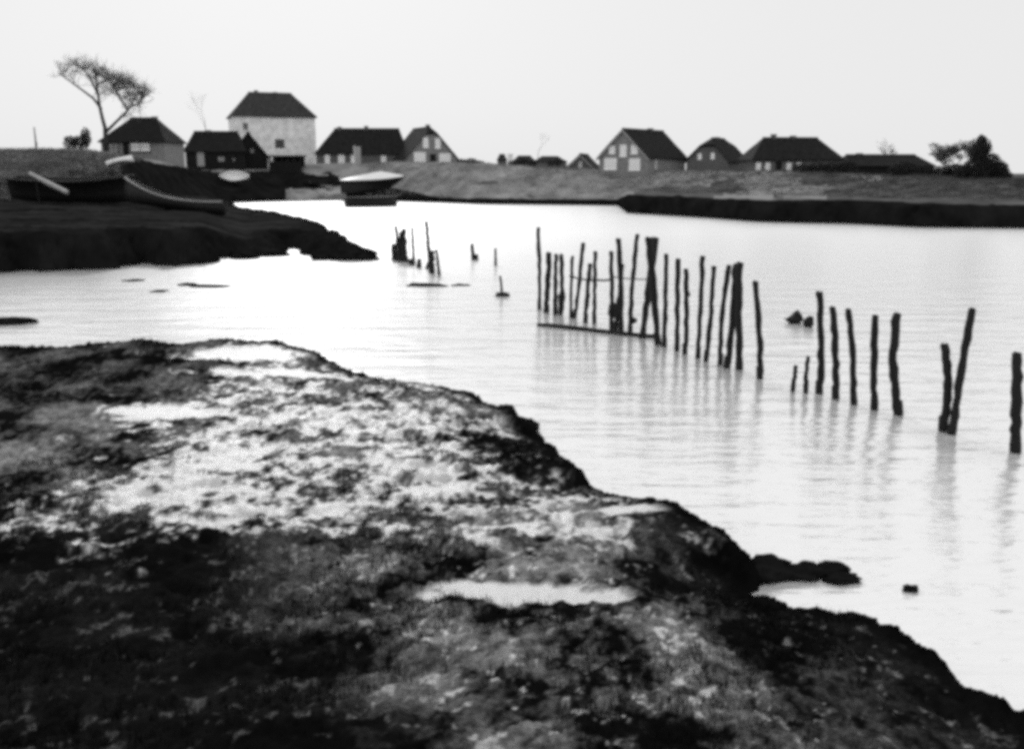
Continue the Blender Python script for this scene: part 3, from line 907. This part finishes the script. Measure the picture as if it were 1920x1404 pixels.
# far cluster by the spit
FC = 'broken stakes by the mud spit'
for q in [
 (740, 488, 738, 458, 9, 'short thick stump at the spit side of the broken cluster', 0),
 (748, 489, 742, 424, 5, 'thin forked tip leaning out of the dark stump cluster by the spit', 0),
 (751, 490, 753, 436, 10, 'thick dark middle stump of the broken cluster by the spit', 0),
 (759, 491, 757, 430, 9, 'tall thick stump at the water side of the broken cluster', 0),
 (776, 492, 773, 427, 4, 'very thin stick beside the dark stump cluster, crossed by a wire', 0),
 (772, 497, 771, 487, 9, 'tiny low stump at the foot of the very thin stick', 0),
 (785, 502, 786, 486, 7, 'small low stump between the thin stick and the tall mast-like stake', 0),
 (808, 510, 800, 416, 6, 'tallest mast-like thin stake beyond the dark stump cluster', -1),
 (810, 513, 811, 471, 8, 'short thick stub standing against the tall mast-like stake', 0),
 (800, 504, 808, 476, 4, 'thin propping stick at the foot of the tall mast-like stake', 0),
 (824, 516, 818, 469, 5, 'slanting thin stick next to the tall mast-like stake', 0),
 (887, 487, 885, 458, 6, 'lone little stake with a broad foot in open water', 0),
 (893, 487, 893, 480, 6, 'small stub at the foot of the lone little stake in open water', 0),
 (929, 498, 929, 466, 4, 'thin lone stick in open water beyond the little broad-footed stake', 0),
 (942, 555, 938, 518, 4, 'thin stick rising from a floating clump in open water', 0),
]:
    SO.append(stake(*q[:4], q[4] * 1.25, q[5], q[6], FC, taper=.85))

# floating pole behind which the close row stands
a_, b_ = G(1008, 611, 0), G(1228, 634, 0)
t_ = empty('floating_pole', a_, 0, 'long dark pole floating at the foot of the close row of stakes', 'pole')
v_ = b_ - a_
MB().tube([v_ * k + Vector((0, .05 * math.sin(7 * k), .03)) for k in (0, .1, .25, .4, .55, .7, .85, 1)], [.06, .085, .09, .085, .08, .08, .075, .065], 10).build('shaft', M['wood'], t_, True)
MB().tube([v_ * .995 + Vector((0, 0, -.3)), v_ * .995 + Vector((0, .02, .12))], .07, 8).build('holding_peg', M['wood'], t_)
# rails tied to the stakes
for (u0, v0, u1, v1, r_, lab) in ((1068, 518, 1118, 526, .028, 'thin rail tied across the narrow V pair and the leaning stake'),
                              (1114, 524, 1148, 524, .035, 'thin dark rail tied between the straight stake and the weedy stake'),
                              (1144, 518, 1224, 524, .018, 'thin slack rail tied from the weedy stake to the crossed pair')):
    a_, b_ = AT(u0, v0, 33.2), AT(u1, v1, 30.2 if u1 > 1150 else 32)
    a_ = AT(u0, v0, np.interp(u0, [1012, 1233], [G(1012, 580).y, G(1233, 646).y])); b_ = AT(u1, v1, np.interp(u1, [1012, 1233], [G(1012, 580).y, G(1233, 646).y]))
    v_ = b_ - a_
    t_ = MB().tube([v_ * k - Vector((0, 0, .03 * math.sin(math.pi * k))) for k in np.linspace(0, 1, 6)], r_, 6).build('tie_rail', M['wood'], None)
    t_.location = a_
    props(t_, lab, 'rail')
# sagging wire from the spit past the far cluster
a_, b_ = AT(650, 428, 66), AT(850, 456, 44)
t_ = MB().tube([(b_ - a_) * k - Vector((0, 0, .3 * math.sin(math.pi * k))) for k in np.linspace(0, 1, 12)], .012, 5).build('wire', M['greypaint'])
t_.location = a_
props(t_, 'thin pale wire stretched from the mud spit to the mast-like stake', 'wire')

def lump(name, label, cat, loc, size, seed, m=None, rot=0, kind=None, flat=1.0):
    import bmesh
    bm = bmesh.new()
    bmesh.ops.create_icosphere(bm, subdivisions=4, radius=1.0)
    co = np.array([v.co[:] for v in bm.verts])
    n = fbm(co[:, 0] * 1.3 + seed * 3.1 + co[:, 2] * .7, co[:, 1] * 1.3 + co[:, 2] * 1.1, seed, 5, .6)
    for v, k in zip(bm.verts, n):
        f = 1 + .6 * k
        v.co = Vector((v.co.x * f * size[0], v.co.y * f * size[1], v.co.z * f * size[2]))
    me = bpy.data.meshes.new(name)
    bm.to_mesh(me); bm.free()
    o = link(name, me, m or M['weed'], None, True)
    o.location = loc
    o.rotation_euler = (0, 0, rot)
    if label: props(o, label, cat)
    return o

# weed bundles hanging on stakes
def bundle(u, v, y, sx, sz, lab, seed):
    lump('weed_bundle', lab, 'weed', AT(u, v, y), (sx, sx * .8, sz), seed)
bundle(1053, 562, G(1052, 590).y - .05, .10, .40, 'dark bundle of weed caught on the blunt joined pair of stakes', 3)
bundle(1149, 582, G(1146, 618).y - .05, .13, .21, 'dark weed lump caught low on a straight stake of the close row', 4)
bundle(1187, 602, G(1181, 628).y - .05, .10, .09, 'small weed tuft caught low on the tall pointed slim stake', 5)
bundle(1290, 551, G(1285, 664).y - .05, .06, .06, 'tiny dark knob of weed on the side of a short stake', 6)
# floating lumps
p = G(1490, 606, 0)
t_ = MB()
o = lump('floating_lump', 'dark pointed lump floating in the water behind the short stubs', 'driftwood', p + Vector((.02, 0, .12)), (.20, .2, .22), 11)
for v in o.data.vertices:
    if v.co.x < 0: v.co.x *= 2.0; v.co.z *= max(.15, 1 + v.co.x * 2.3)
lump('floating_lump', 'dark rounded lump floating beside the tallest stake of the five-stake group', 'driftwood', G(1516, 613, 0) + Vector((0, 0, .12)), (.16, .15, .21), 12)
lump('floating_clump', 'dark flat clump floating at the foot of a thin stick', 'driftwood', G(941, 555, 0) + Vector((0, 0, .03)), (.27, .2, .11), 13)
a_ = G(778, 536, 0)
lump('mud_bar', None, None, G(805, 536, 0) + Vector((0, 0, -.02)), (.75, .35, .14), 14, M['turf']); 
lump('mud_bar', None, None, G(866, 535, 0) + Vector((0, 0, -.03)), (.42, .3, .10), 15, M['turf'])
for u, v, sx, sd_ in ((15, 606, .9, 16), (250, 526, .55, 17), (350, 534, .5, 18), (390, 537, .9, 19), (300, 546, .4, 20)):
    lump('mud_bar', None, None, G(u, v, 0) + Vector((0, 0, -.03 if u > 50 else .0)), (sx, .45, .085 if u > 50 else .2), sd_, M['turf'])
for o in COL.objects:
    if o.name.startswith('mud_bar'): o['kind'] = 'structure'
# clods broken off the banks
CL = [(1430, 1076, .36, .26, .15, 'dark clod joined to the tip of the eroded bank, closest to the turf edge', 31),
      (1478, 1080, .30, .17, .085, 'flat dark clod second along the lip of the eroded bank', 30),
      (1512, 1073, .26, .14, .085, 'broad dark clod third along the lip off the eroded bank', 32),
      (1548, 1076, .25, .15, .11, 'humped dark clod beside the outermost one off the eroded bank', 41),
      (1582, 1088, .21, .13, .07, 'outermost low clod lying in the water off the eroded bank', 33),
      (1708, 1106, .085, .07, .055, 'small round clod lying alone in the water beyond the large clods', 34),
      (945, 788, .26, .25, .24, 'knobbly upright turf clod at the bank edge', 35),
      (982, 806, .30, .2, .17, 'low turf clod beside the knobbly upright one', 36),
      (655, 486, .95, .8, .55, 'large dark clod at the tip of the far mud spit', 37),
      (680, 487, .7, .6, .40, 'middle-sized dark clod at the tip of the far mud spit', 38),
      (696, 487, .4, .3, .2, 'smallest dark clod at the tip of the far mud spit', 39),
      (500, 478, 1.4, .9, .45, 'dark slumped clod in front of the far mud spit', 40),
      (455, 484, .8, .6, .3, 'smaller dark clod next to the slumped clod below the far mud spit', 42),
      (600, 487, .5, .4, .25, 'low dark clod in the water before the tip of the far mud spit', 43)]
for u, v, sx, sy, sz, lab, sd_ in CL:
    lump('mud_clod', lab, 'clod', G(u, v, 0) + Vector((0, 0, sz * .3)), (sx, sy, sz), sd_, M['turf'])

# ================================================================== TREES AND BUSHES
def tree(name, label, loc, height, seed, lean=(0, 0, 0), spread=.6, depth=6, trunk_r=.3, trunk_h=.25, sweep=None, nb=(2, 4), twig_r=.02, group=None, ratio=.74):
    rn = random.Random(seed)
    o = empty(name, loc, 0, label, 'tree', group)
    tr, cr = MB(), MB()
    sweep = Vector(sweep or (0, 0, 0))
    def grow(p, dr, ln, r, lv):
        pts, rad = [p], [r]
        dd = dr.copy()
        for k in range(4):
            dd = (dd + Vector((rn.uniform(-1, 1), rn.uniform(-1, 1), rn.uniform(-.6, .8))) * .13 + sweep * (.05 * lv)).normalized()
            p = p + dd * ln / 4
            pts.append(p); rad.append(max(r * (1 - .11 * (k + 1)), twig_r))
        (tr if lv <= 2 else cr).tube(pts, rad, 7 if lv < 2 else (5 if lv < 4 else 3), cap=lv < 3)
        if lv >= depth: return
        n = rn.randint(*nb)
        for k in range(n):
            an = 2 * math.pi * (k + rn.random()) / n
            side = Vector((math.cos(an), math.sin(an), 0))
            ax = (dd + (side + Vector((0, 0, .12))) * spread * rn.uniform(.7, 1.25)).normalized()
            st = pts[-1] if k == 0 else pts[rn.randint(2, 4)]
            grow(st, ax, ln * ratio * rn.uniform(.8, 1.15), rad[-1] * (.82 if k == 0 else .6), lv + 1)
    grow(Vector((0, 0, -.5)), (Vector((0, 0, 1)) + Vector(lean)).normalized(), height * trunk_h + .5, trunk_r, 0)
    tr.build('trunk', M['bark'], o, True)
    cr.build('crown', M['twig'], o)
    return o

def crown_cards(mb, rn, c, rad, n, size):
    for k in range(n):
        while True:
            q = Vector((rn.uniform(-1, 1), rn.uniform(-1, 1), rn.uniform(-1, 1)))
            if q.length < 1: break
        q = Vector((q.x * rad[0], q.y * rad[1], q.z * rad[2])) + Vector(c)
        a_ = Vector((rn.gauss(0, 1), rn.gauss(0, 1), rn.gauss(0, 1))).normalized() * size * rn.uniform(.6, 1.4)
        b2 = a_.cross(Vector((rn.gauss(0, 1), rn.gauss(0, 1), rn.gauss(0, 1)))).normalized() * size * rn.uniform(.3, .7)
        k0 = len(mb.v)
        mb.v += [tuple(q - a_), tuple(q + b2), tuple(q + a_), tuple(q - b2)]
        mb.f.append((k0, k0 + 1, k0 + 2, k0 + 3))

def bush(name, label, loc, blobs, seed, n=900, size=.16, m='leaf', group=None, cat='bush'):
    rn = random.Random(seed)
    o = empty(name, loc, 0, label, cat, group)
    st = MB(); cr = MB()
    for (cx, cy, cz, rx, ry, rz_) in blobs:
        st.tube([(cx * .3, cy * .3, -.5), (cx * .7, cy * .7, cz * .5), (cx, cy, cz)], [.09, .06, .03], 5)
        for k in range(6):
            st.tube([(cx * .7, cy * .7, cz * .5), (cx + rn.uniform(-.8, .8) * rx, cy + rn.uniform(-.8, .8) * ry, cz + rn.uniform(-.2, .9) * rz_)], [.04, .02], 4)
        crown_cards(cr, rn, (cx, cy, cz), (rx, ry, rz_), int(n * (rx * rz_) ** .9), size)
    st.build('stem', M['bark'], o)
    cr.build('foliage', M[m], o)
    return o

# windswept tree: hand-placed limbs, random twigs
y = 140
p = AT(197, 283, y)
rn = random.Random(5)
o = empty('windswept_tree', p, 0, 'tall bare windswept tree with flat slanting crown behind the patched shed', 'tree')
tr, cr = MB(), MB()
def W(u, v, dy=0): return AT(u, v, y + dy) - p
limbs = [([(199, 290), (198, 262), (197, 240), (192, 222), (187, 200), (184, 180), (181, 158), (178, 135)], .36, .10),
         ([(190, 205), (175, 185), (155, 170), (138, 158), (120, 145), (108, 137)], .20, .05),
         ([(184, 178), (170, 150), (158, 132), (140, 115)], .16, .04),
         ([(197, 250), (215, 232), (232, 215), (246, 200), (252, 185), (262, 170)], .24, .05),
         ([(240, 206), (228, 190), (218, 172), (210, 158), (200, 140)], .17, .04),
         ([(182, 160), (200, 150), (222, 148), (245, 158), (268, 165)], .14, .04),
         ([(246, 200), (262, 195), (272, 180)], .12, .04),
         ([(218, 172), (232, 165), (252, 165), (276, 166)], .12, .04)]
tips = []
for k, (pp, r0, r1) in enumerate(limbs):
    pts = [W(u, v, (0 if k == 0 else (i * (.5 if k % 2 else -.5)))) for i, (u, v) in enumerate(pp)]
    rad = list(np.linspace(r0, r1, len(pts)))
    tr.tube(pts, rad, 7)
    for i in range(max(1, len(pts) // 2 if k else 5), len(pts)):
        for _ in range(4 if k else 5): tips.append((pts[i], (pts[i] - pts[i - 1]).normalized()))
lpts = []
for k, (pp, r0, r1) in enumerate(limbs):
    q_ = [W(u, v, (0 if k == 0 else (i * (.5 if k % 2 else -.5)))) for i, (u, v) in enumerate(pp)]
    for a2, b2 in zip(q_[(3 if k == 0 else 1):-1], q_[(4 if k == 0 else 2):]):
        for t in np.linspace(0, 1, 5): lpts.append(a2.lerp(b2, t))
def spray(a2, b2, r, lv):
    n = 5
    off = Vector((rn.uniform(-1, 1), rn.uniform(-1, 1), rn.uniform(-.3, .6))) * (b2 - a2).length * .16
    pts = [a2.lerp(b2, k / n) + off * math.sin(math.pi * k / n) for k in range(n + 1)]
    cr.tube(pts, list(np.linspace(r, .009, n + 1)), 3, cap=False)
    if lv < 2:
        for k in range(4 if lv == 0 else 2):
            q = pts[rn.randint(1, n)]
            d2 = ((b2 - a2).normalized() + Vector((rn.uniform(-1, 1), rn.uniform(-1, 1), rn.uniform(-.5, .7))) * .9 + Vector((-.15, 0, .12))).normalized()
            spray(q, q + d2 * rn.uniform(.6, 1.5) * (1 if lv == 0 else .6), r * .55, lv + 1)
for k in range(230):
    u = rn.triangular(90, 292, 225)
    vt_ = np.interp(u, [85, 110, 150, 180, 290], [128, 122, 108, 122, 168])
    th_ = np.interp(u, [95, 140, 180, 240, 290], [22, 30, 42, 48, 30])
    tgt = W(u, vt_ + th_ * rn.random() ** 1.6, rn.uniform(-3.0, 3.0))
    src = min(rn.sample(lpts, 24), key=lambda q: (q - tgt).length + max(0, q.z - tgt.z) * 2)
    if (src - tgt).length > 5.0: continue
    spray(src, tgt, .04, 0)
for k in range(130):
    u = rn.uniform(165, 290)
    tgt = W(u, np.interp(u, [150, 180, 290], [110, 121, 168]) + rn.uniform(0, 16), rn.uniform(-2.5, 2.5))
    src = min(rn.sample(lpts, 40), key=lambda q: (q - tgt).length + max(0, q.z - tgt.z) * 2)
    if (src - tgt).length < 4.5: spray(src, tgt, .035, 1)
for k in range(60):
    tgt = W(rn.uniform(225, 275), rn.uniform(185, 235), rn.uniform(-2, 2))
    src = min(rn.sample(lpts, 30), key=lambda q: (q - tgt).length)
    if (src - tgt).length < 2.5: spray(src, tgt, .035, 1)
tr.build('trunk', M['bark'], o, True)
cr.build('crown', M['twig'], o)

# bushes and trees on the skyline
p = AT(147, 281, 135)
bush('dike_bush', 'dark round bush on the dike crest beside the windswept tree', p, [(-1.0, 0, .9, 1.0, .9, 1.0), (.4, .2, 1.0, 1.2, .9, 1.0), (1.2, 0, 1.7, .7, .7, 1.3)], 51, 700, .13)
p = AT(68, 281, 130)
t_ = empty('marker_post', p, 0, 'thin lone marker post on the crest of the grass dike', 'post')
MB().tube([(0, 0, -.5), (.03, 0, 1.5), (.0, 0, 2.9)], [.12, .10, .07], 7).build('shaft', M['bark'], t_)
MB().tube([(-.05, 0, .0), (.1, 0, .5), (.16, 0, .95)], [.12, .10, .05], 6).build('brace', M['bark'], t_)
tree('thin_tree', 'faint small bare tree showing between the black shed and the warehouse', AT(386, 250, 215), 7.5, 61, depth=4, trunk_r=.10, trunk_h=.4, twig_r=.012, spread=.5, nb=(2, 3))
tree('thin_far_tree', 'faint far bare sapling above the long low far barn roof', AT(1008, 303, 240), 6.0, 62, depth=4, trunk_r=.09, trunk_h=.4, twig_r=.012, spread=.5, nb=(2, 3))
tree('bare_tree', 'bare spreading tree with fine twigs beside the dark evergreen on the dike', AT(1788, 333, 122), 6.6, 63, depth=6, trunk_r=.14, trunk_h=.2, twig_r=.015, spread=.7, nb=(3, 4))
tree('bare_tree', 'second bare twiggy tree leaning into the dark evergreen on the dike', AT(1806, 334, 120), 5.8, 64, depth=6, trunk_r=.12, trunk_h=.2, twig_r=.015, spread=.7, nb=(3, 4), lean=(.15, 0, 0))
tree('bare_barn_tree', 'small bare tree rising behind the long low barn', AT(1668, 318, 152), 4.6, 65, depth=5, trunk_r=.10, trunk_h=.25, twig_r=.013, spread=.8, nb=(3, 3))
p = AT(1832, 336, 116)
bush('evergreen_tree', 'dark pointed evergreen at the end of the hedge on the dike', p, [(0, 0, 1.3, 1.7, 1.2, 1.5), (-.1, 0, 3.0, 1.1, .9, 1.4), (.5, 0, 3.6, .8, .8, 1.1), (1.6, 0, 1.7, 1.1, .9, 1.3), (2.6, 0, .9, 1.1, .8, 1.2), (-1.7, 0, .8, 1.1, .8, .9), (.1, 0, 4.4, .6, .6, .7)], 52, 1100, .13, cat='tree')
tree('bare_tree', 'third and widest bare twiggy tree behind the dark evergreen on the dike', AT(1770, 333, 124), 6.0, 66, depth=6, trunk_r=.12, trunk_h=.2, twig_r=.015, spread=.85, nb=(3, 4))
p = AT(1860, 337, 117)
bush('end_bush', 'broad dark bush spreading at the outer foot of the pointed evergreen', p, [(-1.2, 0, 1.2, 1.5, 1, 1.4), (.3, 0, .9, 1.3, 1, 1.2), (1.5, 0, .4, .9, .8, .8)], 58, 900, .13)
p = AT(1744, 333, 122)
bush('dike_hedge', 'low dark hedge between the long barn and the pointed evergreen', p, [(-3.5, 0, .9, 1.8, .8, 1.1), (-1.2, 0, .7, 1.8, .8, .9), (1.0, 0, .6, 1.8, .8, .8), (3.0, 0, .8, 1.6, .8, .9)], 53, 900, .13, cat='hedge')
p = AT(1545, 325, 132)
bush('garden_hedge', 'dark clipped hedge in front of the windowless end of the long house', p, [(-3.0, 0, .5, 1.5, .6, .8), (-.8, 0, .6, 1.6, .6, .9), (1.4, 0, .6, 1.6, .6, .9), (3.2, 0, .7, 1.5, .6, 1.0)], 54, 900, .12, cat='hedge')
p = AT(975, 309, 205)
bush('far_bush', 'low dark scrub in front of the white chimney on the horizon', p, [(-1.5, 0, .3, 1.2, .6, .6), (.5, 0, .5, 1.3, .6, .9), (2.6, 0, .3, 1.2, .6, .7)], 59, 600, .13)
p = AT(1040, 309, 200)
bush('far_bush', 'small dark bush on the dike crest in front of the far barns', p, [(-.8, 0, .3, .9, .6, .7), (.6, 0, .4, .9, .6, .8)], 55, 600, .13)
p = AT(880, 306, 176)
bush('crest_shrub', 'low dark shrub on the dike crest beyond the gabled house with wide windows', p, [(-1.2, 0, .2, 1.1, .6, .6), (.4, 0, .3, 1.2, .6, .6), (1.7, 0, .1, 1.0, .6, .4)], 56, 600, .13)
p = AT(787, 338, 166)
bush('slope_shrub', 'lone dark shrub on the grass slope right beside the canvas-covered boat', p, [(0, 0, .5, .9, .7, .9)], 57, 700, .13)

# ------------------------------------------------------------------ grass tufts roughening dike and bank edges
rng = np.random.default_rng(4)
def tufts(name, P_, h, n_bl, spread_, m, width):
    n = len(P_)
    base = np.repeat(P_, n_bl, 0)
    k = len(base)
    base = base + np.stack([rng.normal(0, spread_, k), rng.normal(0, spread_, k), np.zeros(k)], -1)
    hh = h * rng.uniform(.5, 1.3, k)
    an = rng.uniform(0, 2 * np.pi, k)
    wv = np.stack([np.cos(an), np.sin(an), np.zeros(k)], -1) * width
    tip = base + np.stack([rng.normal(0, .35, k) * hh, rng.normal(0, .35, k) * hh, hh], -1)
    co = np.stack([base - wv - [0, 0, .04], base + wv - [0, 0, .04], tip], 1).reshape(-1, 3)
    me = bpy.data.meshes.new(name)
    me.vertices.add(len(co)); me.vertices.foreach_set('co', co.astype(np.float32).ravel())
    me.loops.add(len(co)); me.loops.foreach_set('vertex_index', np.arange(len(co), dtype=np.int32))
    me.polygons.add(k)
    me.polygons.foreach_set('loop_start', np.arange(0, len(co), 3, dtype=np.int32))
    me.polygons.foreach_set('loop_total', np.full(k, 3, np.int32))
    me.update(calc_edges=True)
    return link(name, me, m)
uu = rng.uniform(-300, 2300, 26000); tt = rng.uniform(0, 1.05, 26000)
f_, r_ = np.interp(uu, DK_U, DK_FOOT), np.interp(uu, DK_U, DK_RUN)
s_, c_ = np.interp(uu, DK_U, DK_SCZ), np.interp(uu, DK_U, DK_CRZ)
t1 = np.clip(tt, 0, 1)
yy = f_ + .9 + r_ * tt
zz = s_ + (c_ - s_) * (t1 * t1 * (3 - 2 * t1) * .5 + t1 * .5)
xx = yy * (uu - CX) / F_PX / math.cos(TH)
nzz = fbm(xx * .12, yy * .12, 201, 4) * .22
keep = ~((uu > 255) & (uu < 700))
Pt = np.stack([xx, yy, zz + nzz - .03], -1)
pal = (uu + rng.normal(0, 110, len(uu))) < 1290
o = tufts('dike_grass', Pt[keep & pal], .30, 7, .16, M['grass'], .03)
props(o, 'short pale rough grass covering the dike slope by the gabled houses', 'grass', kind='stuff')
o = tufts('dike_grass', Pt[keep & ~pal], .30, 7, .16, M['grass2'], .03)
props(o, 'short darker rough grass covering the dike slope below the long house', 'grass', kind='stuff')

# turf stubble on the near bank
ok = (ND > .1) & (NW < .5) & (NZ > .05)
ii = np.argwhere(ok)
w_ = (NR[ok] ** 2); w_ = w_ * np.where(NR[ok] < 16, 1, .3) / 1.0
w_ = w_ * sstep(-.25, .35, fbm(NX[ok] * .8, NY[ok] * .8, 301, 3))
pk = rng.choice(len(ii), 22000, p=w_ / w_.sum())
sel = ii[pk]
Pn = np.stack([NX[sel[:, 0], sel[:, 1]], NY[sel[:, 0], sel[:, 1]], NZ[sel[:, 0], sel[:, 1]] - .005], -1)
o = tufts('turf_stubble', Pn, .055, 6, .035, M['stubble'], .006)
props(o, 'short dark turf stubble growing on the near mud bank', 'grass', kind='stuff')
